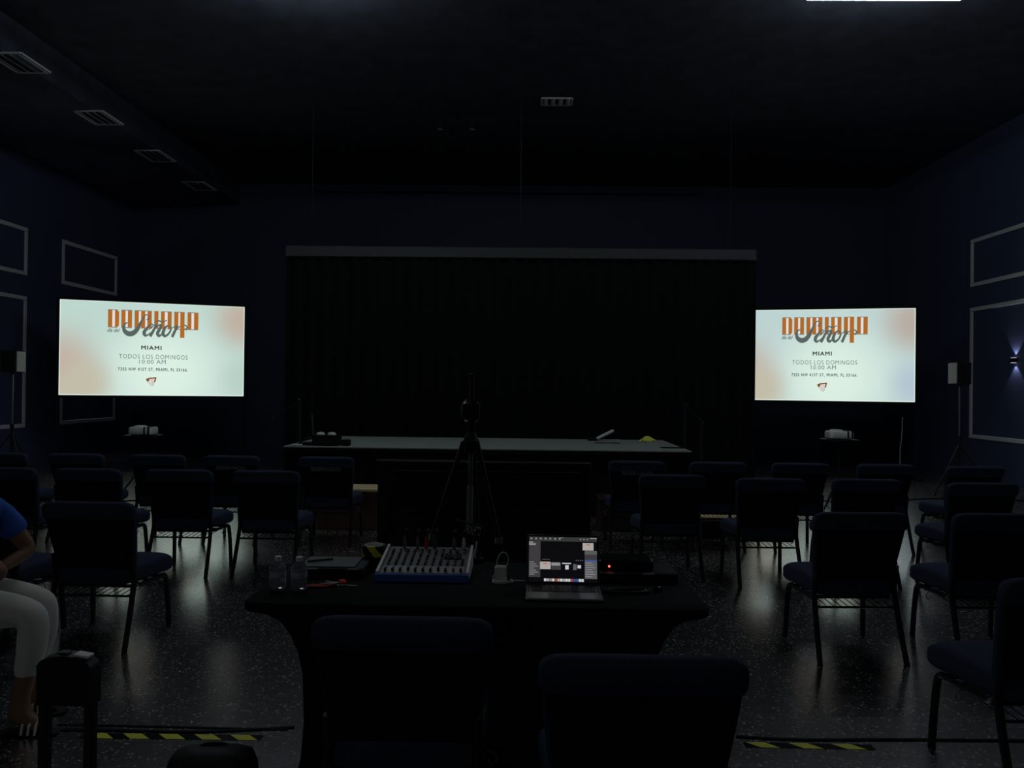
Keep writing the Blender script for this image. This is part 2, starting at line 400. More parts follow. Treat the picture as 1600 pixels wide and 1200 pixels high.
p = on_stage(955, 690); o = MB().box((0, 0, .008), (.24, .05, .016), rz=.06, ch=.003).build('pale_rod', 'paper', None, (p.x+.03, p.y+.25, SZ)); tag(o, 'flat pale strip lying behind the tilted stand', 'strip')
o = MB().tube([Vector(q) for q in smooth_path([(0, 0, .008), (.06, .04, .008), (.16, .02, .008), (.3, .05, .008), (.33, -.06, .008)], 5)], .006).build('stage_cable', 'cable', None, (on_stage(930, 693).x, on_stage(930, 693).y, SZ)); tag(o, 'short black cable curled beside the tilted stand', 'cable')
p = on_stage(1011, 690)
rings = []
for i, (r, z) in enumerate(((.10, 0), (.11, .02), (.075, .045), (.04, .07), (.012, .08))):
    rings.append([(math.cos(a_)*r*(1+.25*math.sin(3*a_+i)), math.sin(a_)*r*.8*(1+.2*math.cos(4*a_+i)), z) for a_ in [j*math.pi/9 for j in range(18)]])
tag(MB().loft(rings).build('yellow_cloth', 'neon', None, (p.x, p.y, SZ)), 'crumpled yellow cloth at the right end of the stage', 'cloth')
p = on_stage(1055, 701); tag(MB().box((0, 0, .006), (.3, .1, .012), ch=.003).build('black_board', 'black', None, (p.x-.02, p.y+.08, SZ)), 'thin black flat piece at the right front corner of the stage', 'board')

# ---------------------------------------------------------------- projection screens
def screen(name, pL, pR, z0, z1, slide, lab, glow):
    pL, pR = Vector(pL), Vector(pR); d = pR-pL; W = d.length; ang = math.atan2(d.y, d.x); H = z1-z0
    mid = (pL+pR)/2
    t = thing('projection_screen', lab, 'screen', (mid.x, mid.y, 0), ang, 'projection screens beside the stage')
    # local x along the screen, y away from the viewer
    fr = MB(); fw = .05
    for c, s_ in (((0, .03, z1+fw/2), (W+2*fw, .06, fw)), ((0, .03, z0-fw/2), (W+2*fw, .06, fw)), ((-W/2-fw/2, .03, (z0+z1)/2), (fw, .06, H)), ((W/2+fw/2, .03, (z0+z1)/2), (fw, .06, H))): fr.box(c, s_, ch=.006)
    fr.build('frame', 'black', t)
    MB().box((0, .045, (z0+z1)/2), (W, .01, H)).build('backing', 'black', t)
    me = bpy.data.meshes.new('picture'); me.from_pydata([(-W/2, .035, z0), (W/2, .035, z0), (W/2, .035, z1), (-W/2, .035, z1)], [], [(0, 1, 2, 3)])
    uvl = me.uv_layers.new(name='UVMap')
    for i, uv in enumerate(((0, 0), (1, 0), (1, 1), (0, 1))): uvl.data[i].uv = uv
    me.materials.append(slide); pic = bpy.data.objects.new('picture', me); C.objects.link(pic); pic.parent = t
    e = MB(); q = .012
    for (x0, x1, za, zb) in ((-W/2, W/2, z0, z0+q*1.3), (-W/2, -W/2+q, z0, z1), (W/2-q, W/2, z0, z1), (-W/2, W/2, z1-q*.8, z1)):
        e.add([(x0, .033, za), (x1, .033, za), (x1, .033, zb), (x0, .033, zb)], [(0, 1, 2, 3)])
    e.build('picture_edge', 's_glow', pic, sm=0)
    for x in (-W/2-.025, W/2+.025):
        MB().tube([(x, .03, 0), (x, .03, z0-.03)], .018).build('leg', 'steel', t)
        MB().tube([(x, -.4, .02), (x, .45, .02)], .018).build('foot', 'steel', t)
    # u, v (v downwards) -> local
    def P(u, v, k=0): return (-W/2+u*W, .031-.0008*k, z1-v*H)
    def flat(polys, name, m, k):
        b = MB()
        for pl in polys:
            b.add([P(u, v, k) for u, v in pl], [tuple(range(len(pl)))])
        return b.build(name, m, pic, sm=0)
    # artwork in the pixel grid of the close-up: x 145..1282, y 140..470
    def A(x, y): return (.2478+(x-145)/(1282-145)*.4890, .082+(y-140)/(470-140)*.283)
    def rect(x0, y0, x1, y1): return [A(x0, y0), A(x1, y0), A(x1, y1), A(x0, y1)]
    T, B = 142, 368
    bars = [rect(145, T, 198, B), [A(230, T), A(255, T), A(280, T+28), A(280, B-28), A(255, B), A(230, B)]]
    for a_, b_ in ((308, 360), (388, 440), (472, 524), (552, 604), (632, 686), (718, 770), (802, 850), (886, 938), (970, 1024), (1142, 1192), (1226, 1282)):
        bars.append(rect(a_, T, b_, B))
    whites = [rect(198, T+6, 230, B-6), rect(360, T+6, 388, B-6), rect(524, T+6, 552, B), rect(604, T+6, 632, B), rect(770, T, 770, B), rect(850, T+6, 886, B), rect(1024, T+6, 1048, B), rect(1192, T+6, 1226, B-6)]
    links = [rect(145, T, 255, T+9), rect(145, B-9, 255, B), rect(308, T, 440, T+9), rect(308, B-9, 440, B), rect(472, T, 686, T+9), rect(802, T, 938, T+9), rect(970, T, 1104, T+9), rect(970, B-9, 1104, B), rect(1142, T, 1282, T+9), rect(1142, B-9, 1282, B)]
    flat(whites, 'title_gaps', 's_white', 0); flat(bars, 'title_letters', 's_or', 1); flat(links, 'title_lines', 's_gl', 2)
    # fine letter outlines
    ol = []
    for a_ in (198, 360, 440, 524, 604, 686, 770, 850, 938, 1024, 1192): ol.append(rect(a_-4, T, a_, B))
    flat(ol, 'title_outlines', 's_gl', 2)
    def stroke(pts, n=6):
        """variable width brush stroke -> quads"""
        q = smooth_path([(x, y, w_) for x, y, w_ in pts], n); out = []
        L = []
        for i, p_ in enumerate(q):
            a_ = q[max(i-1, 0)]; b_ = q[min(i+1, len(q)-1)]; d_ = Vector((b_.x-a_.x, b_.y-a_.y)); d_.normalize() if d_.length else None
            nx, ny = -d_.y, d_.x; h = max(p_.z, 4)/2
            L.append(((p_.x+nx*h, p_.y+ny*h), (p_.x-nx*h, p_.y-ny*h)))
        for i in range(len(L)-1): out.append([A(*L[i][0]), A(*L[i][1]), A(*L[i+1][1]), A(*L[i+1][0])])
        return out
    scr = []
    scr += stroke([(628, 262, 24), (652, 228, 14), (632, 196, 12), (598, 206, 14), (566, 262, 22), (538, 318, 36), (512, 372, 50), (462, 426, 62), (404, 440, 64), (356, 412, 52), (338, 364, 36), (352, 320, 22), (388, 300, 12)])
    scr += stroke([(618, 392, 8), (672, 366, 10), (704, 330, 14), (688, 308, 14), (640, 346, 26), (594, 414, 46), (608, 456, 32), (652, 438, 16), (706, 388, 10)])
    scr += stroke([(716, 322, 14), (742, 318, 26), (704, 400, 34), (668, 466, 36)]); scr += stroke([(694, 420, 8), (752, 342, 14), (800, 314, 24), (796, 352, 36), (762, 420, 42), (782, 456, 32), (832, 418, 12)])
    scr += stroke([(896, 318, 14), (858, 348, 30), (830, 418, 42), (854, 456, 32), (902, 424, 24), (930, 364, 22), (908, 322, 14), (884, 330, 8)])
    scr += stroke([(940, 352, 10), (992, 326, 16), (1008, 330, 28), (976, 400, 34), (946, 466, 36)]); scr += stroke([(984, 398, 8), (1034, 334, 12), (1102, 308, 14), (1138, 334, 16), (1126, 362, 20), (1102, 356, 16)])
    scr += stroke([(724, 292, 10), (768, 264, 16), (822, 276, 16), (880, 254, 10)])
    flat(scr, 'script_lettering', 's_grey', 3)
    flat([rect(1048, T, 1104, 472)], 'title_tail', 's_or', 4)
    def put(txt, u0, u1, v0, v1, m, bold=0, shear=0, caps=True, name='slide_text', space=1):
        me_ = text_mesh(txt, 1, bold, shear, width=(u1-u0)*W, space=space)
        ys = [v_.co.y for v_ in me_.vertices]; k_ = (v1-v0)*H/(max(ys)-min(ys)); c_ = (max(ys)+min(ys))/2
        for v_ in me_.vertices: v_.co.y = (v_.co.y-c_)*k_
        c = P((u0+u1)/2, (v0+v1)/2, 3)
        link_mesh(name, me_, m, pic, Matrix.Translation(c) @ Matrix.Rotation(R(90), 4, 'X'))
    put('MIAMI', .426, .536, .461, .506, 's_dark', .035, space=1.2); put('TODOS LOS DOMINGOS', .308, .680, .557, .604, 's_text', 0, space=1.15); put('10:00 AM', .416, .560, .612, .657, 's_text', 0, space=1.1)
    put('7355 NW 41ST ST, MIAMI, FL 33166.', .304, .682, .700, .740, 's_dark', .022, space=1.2); put('dia del', .245, .312, .285, .325, 's_dark', .01, .5)
    # shell shaped emblem: brown cap over pale folds
    def E(x, y): return (.452+(x-600)/140*.058, .800+(y-997)/125*.105)
    em = [[E(600, 1025), E(640, 1008), E(742, 997), E(735, 1015), E(650, 1022), E(640, 1050), E(625, 1062)], [E(742, 997), E(730, 1050), E(712, 1068), E(705, 1062), E(722, 1010)]]
    flat(em, 'emblem_cap', mat_brown, 3)
    folds = []
    for a_, b_, c_ in ((650, 640, 672), (668, 664, 690), (690, 688, 700)):
        folds.append([E(a_, 1022), E(a_+14, 1020), E(c_+12, 1100), E(c_+4, 1104), E(b_-6, 1062)])
    flat([[E(640, 1040), E(655, 1018), E(722, 1008), E(705, 1075), E(690, 1116), E(670, 1106), E(630, 1066)]], 'emblem_ground', 's_white', 2)
    ln = []
    for pts in ([(630, 1066), (668, 1108), (690, 1116), (704, 1100), (716, 1060)], [(655, 1024), (648, 1060), (672, 1096)], [(676, 1020), (670, 1056), (686, 1104)], [(698, 1016), (692, 1060), (696, 1104)]):
        for (x0, y0), (x1, y1) in zip(pts, pts[1:]): ln.append([E(x0-2, y0), E(x0+2, y0), E(x1+2, y1), E(x1-2, y1)])
    flat(ln, 'emblem_folds', 's_gl', 4)
    return t
mat_brown = emis('slide brown', (.22, .075, .02))
yl = 13.62; yr = 14.69
screen('L', (at(92, 540, Y=yl).x, yl, 0), (at(381.5, 540, Y=yr).x, yr, 0), 1.35, 3.055, M['slideL'], 'glowing projection screen on the left with the Miami service slide', 1)
yl = 14.75; yr = 14.04
screen('R', (at(1157, 540, Y=yl).x, yl, 0), (at(1431, 540, Y=yr).x, yr, 0), 1.395, 3.09, M['slideR'], 'glowing projection screen on the right with the Miami service slide', 1)

# projectors on stands
def projector(px, py, Y, lab1, lab2, k):
    p = at(px, py, Y=Y); z = p.z
    t = thing('projector_stand', lab2, 'stand', (p.x, Y, 0), 0, 'tripod stands of the projectors')
    MB().box((0, 0, z-.008), (.42, .30, .016), ch=.004).build('tray', 'black', t)
    MB().tube([(0, 0, .25), (0, 0, z-.016)], .018).build('pole', 'steel', t)
    for i in range(3):
        a_ = R(95+120*i)
        MB().tube([(0, 0, .45), (.32*math.cos(a_), .32*math.sin(a_), .015)], .012).build('leg', 'steel', t)
    b = thing('projector', lab1, 'projector', (p.x, Y, z), 0, 'white projectors on stands')
    rings = [sell(0, 0, zz, a_, b_, 24, 6) for zz, a_, b_ in ((.012, .155, .12), (.02, .162, .125), (.085, .162, .125), (.102, .155, .118), (.108, .145, .108))]
    MB().loft(rings).build('case', 'white', b)
    MB().loft([sell(-.04, 0, zz, a_, .07, 20, 3) for zz, a_ in ((.105, .085), (.122, .075), (.126, .06))]).build('lens_hump', 'white', b)
    for x in (.06, .115): MB().loft([[(x+dx, yy, zz) for yy, zz in ((-.128, .012), (.128, .012), (.128, .1), (.118, .112), (-.118, .112), (-.128, .1))] for dx in (0, .022)]).build('strap', 'black', b)
    for x in (-.12, .12): MB().lathe([(.012, 0), (.012, .014)], (x, .07, 0), 10).build('foot', 'black', b); 
    for x in (-.12, .12): MB().lathe([(.012, 0), (.012, .014)], (x, -.07, 0), 10).build('foot', 'black', b)
projector(224, 679.5, 10.45, 'white projector strapped to a stand below the left screen', 'black tripod stand under the left projector', 0)
projector(1311, 686, 10.45, 'white projector strapped to a stand below the right screen', 'black tripod stand under the right projector', 1)
# power adapter beside the right projector and thin pole right of it
p = at(1407, 660, Y=13.2)
t = thing('light_pole', 'thin grey pole standing below the right screen', 'pole', (p.x, 13.2, 0))
MB().tube([(0, 0, .02), (0, 0, .6), (.03, 0, .9), (.035, 0, 1.15)], .010).build('pole', 'grille', t); MB().lathe([(.14, 0), (.14, .02), (.02, .03)], n=18).build('base', 'steel', t)

# speakers on tripods
def speaker(px, Y, z, w_, h_, lab, lab2, s, gm='black'):
    p = at(px, 585, Y=Y)
    t = thing('speaker_stand', lab2, 'stand', (p.x, Y, 0), 0, 'tripod speaker stands')
    MB().tube([(0, 0, .35), (0, 0, .9)], .019).build('lower_pole', 'steel', t); MB().tube([(0, 0, .9), (0, 0, z-.031)], .013).build('upper_pole', 'darksilver', t)
    MB().lathe([(.03, 0), (.03, .06)], (0, 0, .86), 12).build('collar', 'black', t)
    for i in range(3):
        a_ = R(200+120*i)
        MB().tube([(0, 0, .78), (.50*math.cos(a_), .50*math.sin(a_), .02)], .013).build('leg', 'steel', t)
        MB().tube([(.03*math.cos(a_), .03*math.sin(a_), .42), (.25*math.cos(a_), .25*math.sin(a_), .40)], .008).build('brace', 'steel', t)
    b = thing('speaker', lab, 'speaker', (p.x, Y, z), R(s), 'loudspeakers on tripods')
    MB().box((0, 0, h_/2), (w_, .30, h_), ch=.012).build('cabinet', 'black', b)
    MB().box((-w_/2-.006, 0, h_/2), (.012, .27, h_-.02), ch=.003).build('grille', gm, b)
    MB().tube([(0, 0, -.03), (0, 0, .0)], .022).build('socket', 'black', b)
speaker(1500, 11.9, 1.70, .20, .335, 'black loudspeaker with grey grille before the right wall', 'tripod stand of the right loudspeaker', -4, 'grille')
speaker(20, 11.9, 1.72, .22, .335, 'dark loudspeaker by the left wall with a pale grey side', 'tripod stand of the left loudspeaker', 188, 'grille')

# ---------------------------------------------------------------- chairs
def make_chair():
    t = thing('church_chair', 'x', 'chair')
    def ring(z, w_, yc, th, p=5): return sell(0, yc, z, w_, th/2, 28, p)
    yr_ = lambda z: -.17-(z-.40)*.255
    prof = [(.372, .208), (.380, .220), (.45, .232), (.55, .246), (.65, .258), (.73, .266), (.77, .269)]
    rg = [ring(z, w_, yr_(z)+.045, .055) for z, w_ in prof]
    MB().loft(rg).build('backrest', 'fabric', t)
    top = [(.765, .255, .050), (.768, .270, .072), (.785, .277, .084), (.815, .277, .088), (.838, .274, .084), (.853, .264, .072), (.864, .245, .052), (.870, .215, .026)]
    MB().loft([ring(z, w_, yr_(z)+.034, th) for z, w_, th in top]).build('top_roll', 'fabric', t)
    MB().loft([ring(z, w_-.012, yr_(z)+.012, .018) for z, w_ in prof]).build('back_cover', 'vinyl', t)
    # seat cushion, lofted front to back
    rg = []
    for y, w_, zt, zb in ((-.185, .215, .455, .375), (-.17, .228, .470, .362), (-.05, .238, .478, .356), (.08, .250, .482, .350), (.18, .260, .481, .345), (.235, .264, .474, .343), (.265, .262, .458, .350), (.283, .254, .438, .368), (.290, .235, .418, .388)):
        zc = (zt+zb)/2; h = (zt-zb)/2
        rg.append([(x, y, z) for x, z, _ in [(a, b, 0) for a, b, _ in sell(0, zc, 0, w_, h, 28, 5)]])
    MB().loft(rg).build('seat', 'fabric', t)
    f = MB()
    for s in (-1, 1): f.tube([(s*.228, -.175, .40), (s*.230, -.10, .346), (s*.238, .20, .334)], .013)
    f.tube([(-.23, -.13, .346), (.23, -.13, .346)], .011); f.tube([(-.236, .18, .335), (.236, .18, .335)], .011)
    f.build('seat_frame', 'steel', t)
    for s in (-1, 1):
        MB().tube(smooth_path([(s*.232, -.205, .55), (s*.236, -.175, .42), (s*.240, -.185, .34), (s*.246, -.235, .18), (s*.252, -.300, .0)], 4), .0165).build('leg', 'steel', t)
        MB().tube(smooth_path([(s*.236, .17, .338), (s*.240, .215, .318), (s*.246, .232, .2), (s*.252, .245, .0)], 4), .0165).build('leg', 'steel', t)
        MB().tube(smooth_path([(s*.245, .02, .338), (s*.275, .02, .335), (s*.285, .02, .308), (s*.268, .02, .295), (s*.258, .02, .315)], 4), .0035, 6).build('ganging_hook', 'darksilver', t)
    r = MB(); r.tube([(-.235, -.205, .305), (.235, -.205, .305)], .007, 6); r.tube([(-.24, .12, .325), (.24, .12, .325)], .005, 6)
    for i in range(11): x = -.21+.042*i; r.tube([(x, -.205, .305), (x+.0, .12, .325)], .0028, 5)
    r.build('book_rack', 'rack', t)
    return t
M['rack'] = mat('rack steel', (.03, .032, .032), .35, metal=.6)
proto = make_chair()
first = [True]
def chair(px, Y, lab, rz=0, group='navy church chairs in rows', x=None, cy=.29):
    """px: centre of the top edge of the back in the photograph; Y: distance of that edge"""
    global proto
    c = proto if first[0] else dup(proto); first[0] = False
    X = at(px, 740, Y=Y).x if x is None else x
    c.rotation_euler = (0, 0, R(rz)); v = Matrix.Rotation(R(rz), 3, 'Z') @ Vector((0, cy, 0))
    c.location = (X+v.x, Y+v.y, 0); tag(c, lab, 'chair', group); return c
# front row
Y1r = 7.56
chair(0, Y1r, 'navy chair in the front row at the left edge of the photo', x=at(38, 740, Y=Y1r).x-.277)
chair(115, Y1r, 'navy chair in the front row, second from the left edge')
chair(243, Y1r, 'navy chair in the front row below the left projector')
r1 = chair(359, Y1r, 'chair marked RESERVADO half hidden behind the second row, left of the other marked chair')
r2 = chair(508, Y1r, 'chair marked RESERVADO at the left of the stage front, fully readable')
r3 = chair(996, Y1r, 'chair marked RESERVADO right of the tall black monitor')
chair(1124, Y1r, 'navy chair in the front row, just right of the right reserved chair')
chair(1253, Y1r, 'navy chair in the front row left of the right projector stand')
chair(1387, Y1r, 'navy chair in the front row right of the right projector')
chair(1528, 7.45, 'navy chair in the front row near the right loudspeaker stand', 2)
for r_ in (r1, r2, r3):
    me = text_mesh('RESERVADO', .055, .022, 0, width=.29, extr=.0006)
    bc = [c for c in r_.children if c.name.startswith('back_cover')][0]
    ang = math.atan(.255)
    link_mesh('reserved_lettering', me, 'letter', bc, Matrix.Translation((.0, -.17-(.745-.40)*.255+.0005, .745)) @ Matrix.Rotation(R(90)+ang, 4, 'X'))
# second row
chair(0, 6.25, 'navy chair in the second row at the left edge of the photo', x=at(52, 740, Y=6.25).x-.277)
chair(133, 6.25, 'navy chair in the second row directly behind the nearest full chair on the left', -1)
chair(276, 6.26, 'navy chair in the second row with bright floor shining under its rack on the left')
chair(413, 6.26, 'navy chair in the second row on the left, closest to the aisle')
chair(1052, 6.37, 'navy chair in the second row on the right, closest to the aisle', 1)
chair(1207, 6.20, 'navy chair in the second row on the right with a bright reflection beneath', 1)
chair(1358, 6.24, 'navy chair in the second row on the right, in line with the right projector', 1)
chair(1541, 6.08, 'navy chair in the second row at the right, in front of the speaker tripod', 1)
# third row
chair(133, 4.49, 'nearest whole navy chair on the left, its seat pointing to the stage', -1)
chair(0, 4.42, 'navy chair cut by the left edge in front of the seated person', -4, x=at(20, 800, Y=4.42).x-.29)
chair(1351, 4.50, 'nearest whole navy chair on the right, alone beside the aisle', 2)
chair(1571, 4.53, 'navy chair in the third row cut by the right edge of the photo', 1)
# fourth row and operators' chairs
chair(0, 2.95, 'navy chair in the lower right corner cut by the photo edge', 3, x=2.10)
g2 = 'chairs at the control table'
chair(627.5, 2.315, 'big dark chair back in the foreground left, at the control table', 0, g2)
chair(1012, 2.01, 'big dark chair back in the foreground right, lower than its neighbour', 0, g2)

# ---------------------------------------------------------------- control table
TX, TY0, TZ = -.18, 2.95, .735
TYc = TY0+.38
rings = []
for z, ix, iy in ((.0, .175, .13), (.06, .188, .15), (.2, .196, .16), (.4, .192, .15), (.5, .175, .13), (.58, .150, .10), (.64, .118, .07), (.675, .07, .04), (.695, .012, .008), (.705, 0, 0), (.730, 0, 0), (.735, .006, .006)):
    rings.append(sell(0, 0, z, .90-ix, .38-iy, 64, 22))
t = thing('control_table', 'long table under a black stretch cover that pinches in below the top', 'table', (TX, TYc, 0))
MB().loft(rings).build('stretch_cover', 'spandex', t, sm=60)
for sx in (-1, 1):
    for sy in (-1, 1): MB().lathe([(.022, 0), (.022, .02), (.016, .03)], (sx*.70, sy*.22, -.001), 12).build('leg_foot', 'black', t)

def on_table(px, py): return at(px, py, z=TZ+.001)
TT = TZ
# mixer
p = on_table(659, 909)
t = thing('audio_mixer', 'grey audio mixer with blue front edge and rows of knobs and faders', 'mixer', (p.x, p.y, TT+.001))
W, D = .375, .31; s0, s1 = .030, .085; sl = math.atan2(s1-s0, D)
def ramp(y): return s0+(s1-s0)*y/D
MB().loft([[(-W/2, 0, .0), (-W/2, D, 0), (-W/2, D, s1), (-W/2, 0, s0)], [(W/2, 0, 0), (W/2, D, 0), (W/2, D, s1), (W/2, 0, s0)]]).build('case', 'mixgrey', t)
MB().box((0, -.006, .017), (W+.03, .014, .034), ch=.003).build('front_trim', 'blue', t)
for s in (-1, 1): MB().loft([[(s*(W/2+.001), y, z) for y, z in ((0, 0), (D, 0), (D, s1+.012), (0, s0+.012))], [(s*(W/2+.012), y, z) for y, z in ((0, 0), (D, 0), (D, s1+.012), (0, s0+.012))]]).build('side_cheek', 'white', t)
nch = 11
pan = MB().loft([[(-W/2+.01, .012, ramp(.012)+.0004), (W/2-.01, .012, ramp(.012)+.0004), (W/2-.01, .085, ramp(.085)+.0004), (-W/2+.01, .085, ramp(.085)+.0004)], [(-W/2+.01, .012, ramp(.012)+.002), (W/2-.01, .012, ramp(.012)+.002), (W/2-.01, .085, ramp(.085)+.002), (-W/2+.01, .085, ramp(.085)+.002)]]).build('fader_panel', mat('pale fader panel', (.34, .36, .34), .5), t)
for i in range(nch):
    x = -W/2+.024+i*(W-.048)/(nch-1)
    MB().box((x, .048, ramp(.048)+.0028), (.004, .06, .0015), rx=sl).build('fader_slot', 'black', t)
    yy = .030+(.012 if i in (3, 7) else 0)+(.01 if i == 9 else 0)
    MB().box((x, yy, ramp(yy)+.010), (.011, .020, .014), rx=sl, ch=.002).build('fader_cap', 'redcap' if i == 9 else 'black', t)
    for j in range(7):
        if i > 8 and j in (3, 4): continue
        y = .105+j*.026
        MB().lathe([(.0065, 0), (.0058, .010), (.003, .011)], (x, y, ramp(y)), 8).build('knob', 'knob' if (i+j) % 3 else 'cap', t)
MB().box((.115, .195, ramp(.195)+.004), (.075, .05, .006), rx=sl).build('display', 'gloss', t)
# plugs and cables at the back of the mixer
gp = 'audio plugs in the mixer'
for i, (dx, m_, lab) in enumerate(((-.12, 'silver', 'silver plug standing at the left of the mixer back row'), (-.06, 'silver', 'silver plug standing next to the red one in the mixer'), (-.02, 'red', 'red plug standing in the mixer back row'), (.02, 'knob', 'grey plug standing right of the red one in the mixer'),
                                   (.11, 'silver', 'silver plug standing at the right of the mixer back row'), (.155, 'white', 'white plug head at the right corner of the mixer'))):
    q = thing('audio_plug', lab, 'plug', (p.x+dx, p.y+D-.015, TT+s1+.0), 0, gp)
    MB().lathe([(.008, 0), (.008, .03), (.006, .034), (.005, .05)], n=10).build('plug_body', m_, q)
    MB().tube(smooth_path([(0, 0, .048), (.002, .01, .08), (.01, .04, .07), (.02, .075, .0), (.02, .078, -s1+.008)], 5), .0032, 6).build('cord', 'cable', q)

# bottles
def bottle(px, py, lab):
    p = on_table(px, py)
    t = thing('water_bottle', lab, 'bottle', (p.x, p.y, TT+.001), 0, 'small water bottles on the control table')
    pr = [(.0, .002), (.024, .0), (.031, .006), (.0325, .014), (.0315, .022), (.0325, .03), (.0325, .045), (.0315, .052), (.0315, .078), (.0325, .084), (.031, .095), (.022, .112), (.0125, .120), (.0125, .126)]
    MB().lathe(pr, n=28).build('bottle_body', 'plastic', t, sm=60)
    MB().lathe([(.0329, .052), (.0331, .053), (.0331, .077), (.0329, .078)], n=28, cap=False).build('bottle_label', 'label_m', t)
    MB().lathe([(.0140, .119), (.0140, .134), (.012, .136), (.001, .1365)], n=20).build('cap', 'white', t)
bottle(434, 921, 'small clear water bottle on the far left of the control table')
bottle(467, 922, 'small clear water bottle next to the red keys')
# keys
p = on_table(528, 915)
t = thing('key_ring', 'bunch of keys with red tag and dull red strap', 'keys', (p.x, p.y, TT+.001))
MB().tube([(.014*math.cos(a_), .014*math.sin(a_), .006) for a_ in [k_*math.pi/6 for k_ in range(12)]], .0015, 6, closed=True).build('ring', 'silver', t)
def key(ang, L, m_, z):
    b = MB(); b.prism([(.013+.010*math.cos(a_), .010*math.sin(a_)) for a_ in [k_*math.pi/6 for k_ in range(12)]], z, z+.002)
    b.prism([(.021, -.003), (L, -.003), (L+.004, 0), (L, .003), (L*.8, .003), (L*.75, .0045), (L*.65, .003), (.021, .003)], z, z+.002)
    o = b.build('key', m_, t); o.rotation_euler = (0, 0, ang)
key(R(175), .055, 'silver', .004); key(R(150), .05, 'silver', .008); key(R(195), .045, 'silver', .010)
M['brass'] = mat('brass', (.5, .42, .22), .35, metal=1)
key(R(-12), .062, 'brass', .003)
MB().box((.010, .018, .010), (.035, .022, .012), rz=1.9, ch=.004).build('key_tag', 'red', t)
t.scale = (1.35, 1.35, 1.1)
MB().loft([[(x, y-h, z0), (x, y+h, z0), (x, y+h, z0+.004), (x, y-h, z0+.004)] for x, y, h, z0 in ((-.01, -.01, .006, .004), (-.04, -.018, .010, .002), (-.075, -.022, .014, .004), (-.10, -.034, .012, .0))]).build('strap', 'redcloth', t)
# case on the left with papers and pen
p = on_table(512, 904)
t = thing('equipment_case', 'flat black case left of the mixer carrying grey papers', 'case', (p.x+.005, p.y+.11, TT+.001), 0, 'flat black cases on the control table')
MB().box((0, 0, .022), (.29, .21, .044), ch=.005).build('case_body', 'black', t)
for x in (-.075, .105): MB().box((x, -.1055, .041), (.05, .003, .005)).build('label_strip', 'paper', t)
tag(MB().box((0, 0, .002), (.24, .19, .004), rz=.0).build('loose_papers', mat('grey papers', (.13, .14, .135), .6), None, (p.x-.01, p.y+.112, TT+.046)), 'grey papers lying on the left black case', 'papers')
tag(MB().tube([(-.05, -.035, .006), (.05, .02, .006)], .005, 8).build('pen', 'black', None, (p.x-.06, p.y+.11, TT+.051)), 'black pen lying on the grey papers', 'pen')
# roll of hazard tape
p2 = on_table(572, 892)
def stripe_mat():
    m = bpy.data.materials.new('hazard tape'); m.use_nodes = True; nt = m.node_tree; b = nt.nodes['Principled BSDF']; b.inputs['Roughness'].default_value = .45
    tc = nt.nodes.new('ShaderNodeTexCoord'); sx = nt.nodes.new('ShaderNodeSeparateXYZ'); nt.links.new(tc.outputs['Object'], sx.inputs[0])
    a = nt.nodes.new('ShaderNodeMath'); a.operation = 'MULTIPLY_ADD'; nt.links.new(sx.outputs['Z'], a.inputs[0]); a.inputs[1].default_value = .75; nt.links.new(sx.outputs['X'], a.inputs[2])
    f = nt.nodes.new('ShaderNodeMath'); f.operation = 'MULTIPLY_ADD'; nt.links.new(a.outputs[0], f.inputs[0]); f.inputs[1].default_value = 12.5; f.inputs[2].default_value = -.15
    g = nt.nodes.new('ShaderNodeMath'); g.operation = 'FRACT'; nt.links.new(f.outputs[0], g.inputs[0])
    h = nt.nodes.new('ShaderNodeMath'); h.operation = 'GREATER_THAN'; nt.links.new(g.outputs[0], h.inputs[0]); h.inputs[1].default_value = .45
    mx = nt.nodes.new('ShaderNodeMix'); mx.data_type = 'RGBA'; nt.links.new(h.outputs[0], mx.inputs[0]); mx.inputs[6].default_value = (.85, .82, .05, 1); mx.inputs[7].default_value = (.01, .01, .02, 1)
    nt.links.new(mx.outputs[2], b.inputs['Base Color']); return m
M['hazard'] = stripe_mat()
q = on_table(576, 889)
tag(MB().lathe([(.057, 0), (.057, .050), (.038, .050), (.038, 0), (.057, 0)], n=32, cap=False).build('tape_roll', 'gloss', None, (q.x+.012, q.y+.06, TT+.001)), 'black tape roll under the striped tape roll', 'tape roll')
t = thing('tape_roll', 'roll of yellow and black striped tape on top of a black roll', 'tape roll', (q.x+.012, q.y+.06, TT+.0515))
MB().lathe([(.055, 0), (.055, .048), (.040, .048), (.040, 0), (.055, 0)], n=32, cap=False).build('tape', 'hazard', t)
MB().lathe([(.0405, .0), (.0405, .0495), (.037, .0495), (.037, 0), (.0405, 0)], n=32, cap=False).build('core', 'white', t)
# laptop
p = on_table(884, 941)
t = thing('laptop', 'open grey laptop with lit dark screen on the control table', 'laptop', (p.x-.005, p.y, TT+.001), R(-1))
LW, LD = .305, .215
MB().box((0, LD/2, .007), (LW, LD, .013), ch=.004).build('base', 'darksilver', t)
MB().box((0, .150, .0138), (.262, .098, .001)).build('keyboard_well', 'black', t)
kb = MB()
for r_ in range(6):
    for c_ in range(14):
        if r_ == 0 and 4 <= c_ <= 8: continue
        kb.box((-.122+c_*.0188, .108+r_*.0168, .0150), (.0155, .0138, .0016), ch=.0004)
kb.box((.0, .108, .0150), (.09, .0138, .0016)); kb.build('keys', mat('key caps', (.03, .031, .032), .5), t)
MB().box((0, .048, .0138), (.125, .075, .0006)).build('trackpad', 'mixgrey', t)
for s in (-1, 1): MB().box((s*.140, .15, .0138), (.006, .095, .0006)).build('speaker_grille', 'knob', t)
th = R(14)
LM = Matrix.Translation((0, LD-.004, .013)) @ Matrix.Rotation(-th, 4, 'X')
